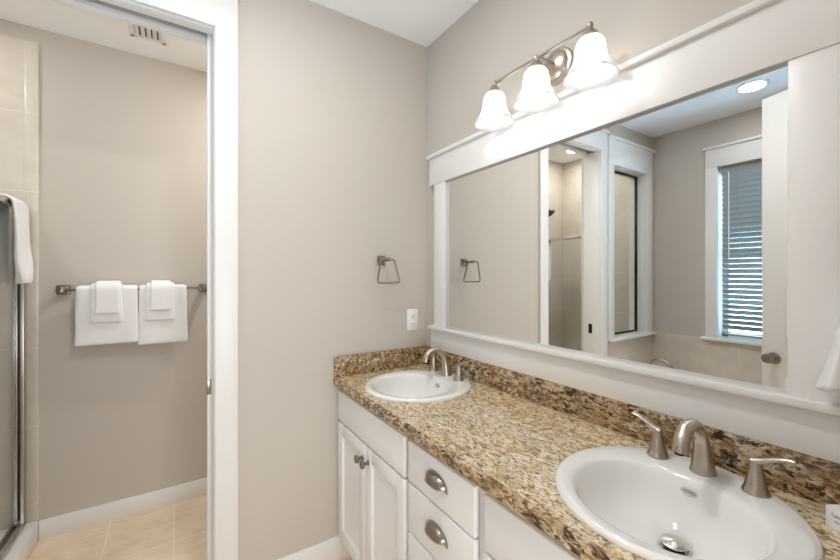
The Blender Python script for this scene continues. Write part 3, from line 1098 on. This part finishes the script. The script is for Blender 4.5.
ou = thing('outlet', 'white duplex wall outlet below the empty towel ring', 'outlet', (-0.102, 0, 1.168))
obj('cover_plate', B(-0.137, -0.067, -0.006, -0.0005, 1.108, 1.228, 0.003), M_PLASTIC, ou)
for zz in (1.190, 1.146):
    rc = obj('receptacle', B(-0.119, -0.085, -0.008, -0.005, zz - 0.016, zz + 0.016, 0.0015), M_PLASTIC, ou)
    bm = bmesh.new()
    box(bm, -0.1095, -0.1075, -0.0084, -0.0075, zz - 0.003, zz + 0.007)
    box(bm, -0.0965, -0.0945, -0.0084, -0.0075, zz - 0.003, zz + 0.006)
    lathe(bm, [(0.0024, 0.0075), (0.0024, 0.0084)], (-0.102, 0, zz - 0.0085), '-y', 14)
    obj('slots', bm, M_SLOT, rc)
obj('screw', lathe(bmesh.new(), [(0.003, 0.0055), (0.003, 0.0068), (0.001, 0.007)], (-0.102, 0, 1.168), '-y', 14), M_PLASTIC, ou)


# ------------------------------------------------------------------ towels
def hanging_towel(name, label, cat, x0, x1, yc, zc, r_in, th, front, back, seed, group, flare=0.0, wave=0.003, axis='x', lean=0.0, back_ext=0.0):
    """cloth folded over a bar: profile runs from the back hem over the bar to the front hem.
       axis x: bar runs along x, front towards -y"""
    bm = bmesh.new()
    rm = r_in + th / 2
    prof = []
    nb, na, nf = 8, 9, 14
    for i in range(nb):
        prof.append((rm, -back + back * i / nb, (1, 0)))
    for i in range(na + 1):
        a = PI * i / na
        prof.append((rm * math.cos(a), rm * math.sin(a), (math.cos(a), math.sin(a))))
    for i in range(1, nf + 1):
        prof.append((-rm, -front * i / nf, (-1, 0)))
    nx = 18
    grid_o, grid_i = [], []
    for (py, pz, nn) in prof:
        ro, ri = [], []
        hang = max(0.0, -pz) / max(front, 0.01)
        for k in range(nx + 1):
            s = k / nx
            xx = x0 + (x1 - x0) * s
            xx += flare * hang * (s - 0.5) + 0.004 * noise.noise(Vector((seed, pz * 7, s * 1.3)))
            w = wave * (0.3 + hang) * noise.noise(Vector((seed * 3.1 + xx * 16, pz * 6, nn[0])))
            if nn[0] > 0.3:
                xx -= back_ext * (1 - s)
            w -= lean * hang * (0.55 + 0.45 * math.sin(s * 9.0 + seed))
            edge = min(s, 1 - s) * (x1 - x0)
            t = th * (0.35 + 0.65 * min(1, edge / 0.010) ** 0.5)
            zz = pz + (0.004 * noise.noise(Vector((seed, xx * 12, 2.0))) * hang)
            for lst, sg in ((ro, 0.5), (ri, -0.5)):
                yy = py + nn[0] * (t * sg) + (w if nn[0] < 0.2 else 0) * (1 if nn[0] <= 0 else 0)
                z2 = zz + nn[1] * t * sg
                lst.append(Vector((xx, yc + yy, zc + z2)) if axis == 'x' else Vector((yc - yy, xx, zc + z2)))
        grid_o.append(ro)
        grid_i.append(ri)
    m = len(prof)
    vo = [[bm.verts.new(p) for p in r] for r in grid_o]
    vi = [[bm.verts.new(p) for p in r] for r in grid_i]
    for i in range(m - 1):
        for k in range(nx):
            bm.faces.new((vo[i][k], vo[i][k + 1], vo[i + 1][k + 1], vo[i + 1][k]))
            bm.faces.new((vi[i][k + 1], vi[i][k], vi[i + 1][k], vi[i + 1][k + 1]))
        bm.faces.new((vo[i][0], vo[i + 1][0], vi[i + 1][0], vi[i][0]))
        bm.faces.new((vo[i + 1][nx], vo[i][nx], vi[i][nx], vi[i + 1][nx]))
    for k in range(nx):
        bm.faces.new((vo[0][k + 1], vo[0][k], vi[0][k], vi[0][k + 1]))
        bm.faces.new((vo[m - 1][k], vo[m - 1][k + 1], vi[m - 1][k + 1], vi[m - 1][k]))
    o = obj(name, bm, M_TOWEL, None, 80, 1)
    tag(o, label, cat, group)
    return o


tb = thing('towel_bar', 'long nickel towel bar holding folded towels in shower room', 'towel bar', (-1.415, YF, 1.34))
BY, BZ = 0.928, 1.338
for xx in (-1.738, -1.070):
    bm = bmesh.new()
    box(bm, xx - 0.030, xx + 0.030, YF - 0.012, YF, BZ - 0.026, BZ + 0.026, 0.006, 3)
    tube(bm, [(xx, YF - 0.010, BZ), (xx, BY + 0.02, BZ), (xx, BY - 0.016, BZ), (xx, BY - 0.019, BZ)], [0.022, 0.017, 0.018, 0.012], 18, up=(1, 0, 0))
    obj('post', bm, M_SATIN, tb)
bm = bmesh.new()
tube(bm, [(-1.738, BY, BZ), (-1.070, BY, BZ)], 0.0075, 16)
obj('rod', bm, M_SATIN, tb)
G = 'folded white towels on the towel bar'
for (bx0, bx1, fr), (hx0, hx1, hf), (cx_0, cx_1, cf), side, sd in (
        ((-1.676, -1.408, 0.305), (-1.612, -1.476, 0.182), (-1.592, -1.484, 0.132), 'left', 1.0),
        ((-1.401, -1.165, 0.325), (-1.368, -1.228, 0.184), (-1.345, -1.248, 0.126), 'right', 5.0)):
    end = {'left': 'nearer the shower', 'right': 'nearer the doorway jamb'}[side]
    hanging_towel('bath_towel', 'wide white bath towel hanging on the bar %s' % end, 'towel', bx0, bx1, BY, BZ, 0.009, 0.016, fr, 0.28, sd, G, 0.012)
    hanging_towel('hand_towel', 'white hand towel layered over the bath towel %s' % end, 'towel', hx0, hx1, BY, BZ, 0.026, 0.013, hf, 0.16, sd + 1.3, G, 0.006, 0.002)
    hanging_towel('washcloth', 'small white washcloth on top of the towel pile %s' % end, 'towel', cx_0, cx_1, BY, BZ, 0.040, 0.011, cf, 0.11, sd + 2.7, G, 0.004, 0.002)

# towel on the ring at the right edge: gathered cloth, fuller toward its hem
bm = bmesh.new()
L = []
n = 48
for i in range(17):
    t = i / 16
    zz = 1.405 - 0.225 * t
    hwid = 0.040 + 0.035 * t
    dep = 0.010 + 0.050 * t ** 1.7
    l = []
    for k in range(n):
        a = 2 * PI * k / n
        rr = 1 + (0.12 * math.sin(5 * a + 0.6) + 0.06 * math.sin(9 * a + 3 * t)) * (0.3 + 0.7 * t)
        l.append(Vector((-0.075 + hwid * math.cos(a) * rr, YS + 0.100 - 0.010 * t + dep * math.sin(a) * rr, zz + 0.010 * math.cos(2 * a + 0.5) * t)))
    L.append(l)
rings(bm, L, True, True)
o = obj('ring_towel', bm, M_TOWEL, None, 80, 1)
tag(o, 'white towel hanging from the ring at the right edge beyond the mirror', 'towel')

# ------------------------------------------------------------------ shower
se = thing('shower_enclosure', 'framed glass shower enclosure with a slim nickel header', 'shower door', (-1.905, 0.58, 0.112))
SX = -1.905
ya, yb, zt_, zb_ = WT + TT + 0.002, YF - TT - 0.004, 1.785, 0.1125
obj('header', B(SX - 0.018, SX + 0.022, ya, yb, zt_ - 0.030, zt_, 0.004), M_CHROME, se)
bm = B(SX - 0.022, SX + 0.026, ya, yb, zb_, zb_ + 0.012, 0.002)
box(bm, SX - 0.022, SX - 0.012, ya, yb, zb_ + 0.010, zb_ + 0.032, 0.002)
box(bm, SX + 0.004, SX + 0.010, ya, yb, zb_ + 0.010, zb_ + 0.026, 0.002)
obj('bottom_track', bm, M_CHROME, se)
for y0, y1 in ((yb - 0.030, yb), (ya, ya + 0.030)):
    obj('wall_jamb', B(SX - 0.014, SX + 0.022, y0, y1, zb_ + 0.012, zt_ - 0.030, 0.003), M_NICKEL, se)
y0, y1, xo = ya + 0.034, yb - 0.036, -0.004
gp = obj('door_panel', B(SX + xo - 0.003, SX + xo + 0.003, y0 + 0.012, y1 - 0.012, zb_ + 0.036, zt_ - 0.034), M_SHGLASS, se)
bm = bmesh.new()
box(bm, SX + xo - 0.006, SX + xo + 0.006, y0, y0 + 0.014, zb_ + 0.034, zt_ - 0.032, 0.001)
box(bm, SX + xo - 0.006, SX + xo + 0.006, y1 - 0.014, y1, zb_ + 0.034, zt_ - 0.032, 0.001)
obj('panel_frame', bm, M_CHROME, gp)
obj('gasket', B(SX + xo - 0.005, SX + xo + 0.012, y1 + 0.0005, y1 + 0.0055, zb_ + 0.034, zt_ - 0.032), M_GASKET, gp)

# towel over the header
hanging_towel('shower_towel', 'white towel draped over the top rail of the shower door', 'towel', 0.750, 0.950, SX + 0.002, 1.762, 0.026, 0.018, 0.385, 0.40, 9.0, None, -0.01, 0.012, axis='y', lean=0.040, back_ext=0.14)

# shower head
sh = thing('shower_sprayer', 'dark metal shower head on the shower wall, seen in the mirror', 'shower head', (-2.20, YF - TT, 2.14))
obj('flange', lathe(bmesh.new(), [(0.030, 0.0005), (0.029, 0.006), (0.014, 0.012)], (-2.20, YF - TT, 2.16), '-y', 24), M_NICKEL, sh)
bm = bmesh.new()
arm = smooth_path([(-2.20, YF - TT, 2.16), (-2.20, 0.93, 2.165), (-2.205, 0.885, 2.150), (-2.21, 0.862, 2.128)], 6)
tube(bm, arm, 0.009, 12, up=(1, 0, 0))
obj('arm', bm, M_NICKEL, sh)
bm = bmesh.new()
lathe(bm, [(0.010, 0.0), (0.014, 0.010), (0.024, 0.025), (0.042, 0.042), (0.046, 0.050), (0.044, 0.056), (0.001, 0.057)], (0, 0, 0), '-z', 28)
d = (Vector(arm[-1]) - Vector(arm[-2])).normalized()
q = Vector((0, 0, -1)).rotation_difference(Vector((-0.25, -0.6, -0.75)).normalized())
bmesh.ops.transform(bm, matrix=Matrix.Translation((-2.21, 0.862, 2.128)) @ q.to_matrix().to_4x4(), verts=bm.verts[:])
obj('spray_head', bm, M_DARKMETAL, sh)

# ------------------------------------------------------------------ bathtub and its spout
tx0, tx1, ty0, ty1, tz = XW + TT + 0.002, -1.88, YS + 0.01, -TT - 0.003, 0.50
btb = thing('bathtub', 'white built-in bathtub below the two windows', 'bathtub', (-2.26, -0.86, 0))
bm = bmesh.new()


def rrect(x0, x1, y0, y1, r, z, n=8):
    out = []
    for cx, cy, a0 in ((x1 - r, y1 - r, 0), (x0 + r, y1 - r, PI / 2), (x0 + r, y0 + r, PI), (x1 - r, y0 + r, 1.5 * PI)):
        for i in range(n + 1):
            a = a0 + PI / 2 * i / n
            out.append(Vector((cx + r * math.cos(a), cy + r * math.sin(a), z)))
    return out


rings(bm, [rrect(tx0, tx1, ty0, ty1, 0.01, 0.0), rrect(tx0, tx1, ty0, ty1, 0.01, tz - 0.012), rrect(tx0 + 0.003, tx1 - 0.003, ty0 + 0.003, ty1 - 0.003, 0.012, tz),
           rrect(tx0 + 0.085, tx1 - 0.075, ty0 + 0.10, ty1 - 0.145, 0.16, tz), rrect(tx0 + 0.095, tx1 - 0.085, ty0 + 0.11, ty1 - 0.155, 0.15, tz - 0.015),
           rrect(tx0 + 0.13, tx1 - 0.12, ty0 + 0.20, ty1 - 0.19, 0.13, 0.16), rrect(tx0 + 0.19, tx1 - 0.18, ty0 + 0.28, ty1 - 0.26, 0.09, 0.11)], True, True)
obj('shell', bm, M_CERAMIC, btb, 40)
ts = thing('tub_spout', 'arched metal tub spout on the tub rim, seen in the mirror', 'faucet', (-2.3, -0.122, tz))
bm = bmesh.new()
pth = smooth_path([(-2.300, -0.122, tz + 0.001), (-2.300, -0.128, tz + 0.08), (-2.302, -0.160, tz + 0.155), (-2.304, -0.225, tz + 0.185), (-2.306, -0.290, tz + 0.160), (-2.308, -0.318, tz + 0.105)], 6)
k = len(pth)
tube(bm, pth, [0.026 - 0.010 * min(1, 3 * i / k) for i in range(k)], 16, up=(1, 0, 0))
obj('spout', bm, M_NICKEL, ts)
obj('base', lathe(bmesh.new(), [(0.030, 0.0005), (0.030, 0.004), (0.026, 0.008)], (-2.30, -0.122, tz), 'z', 24), M_NICKEL, ts)
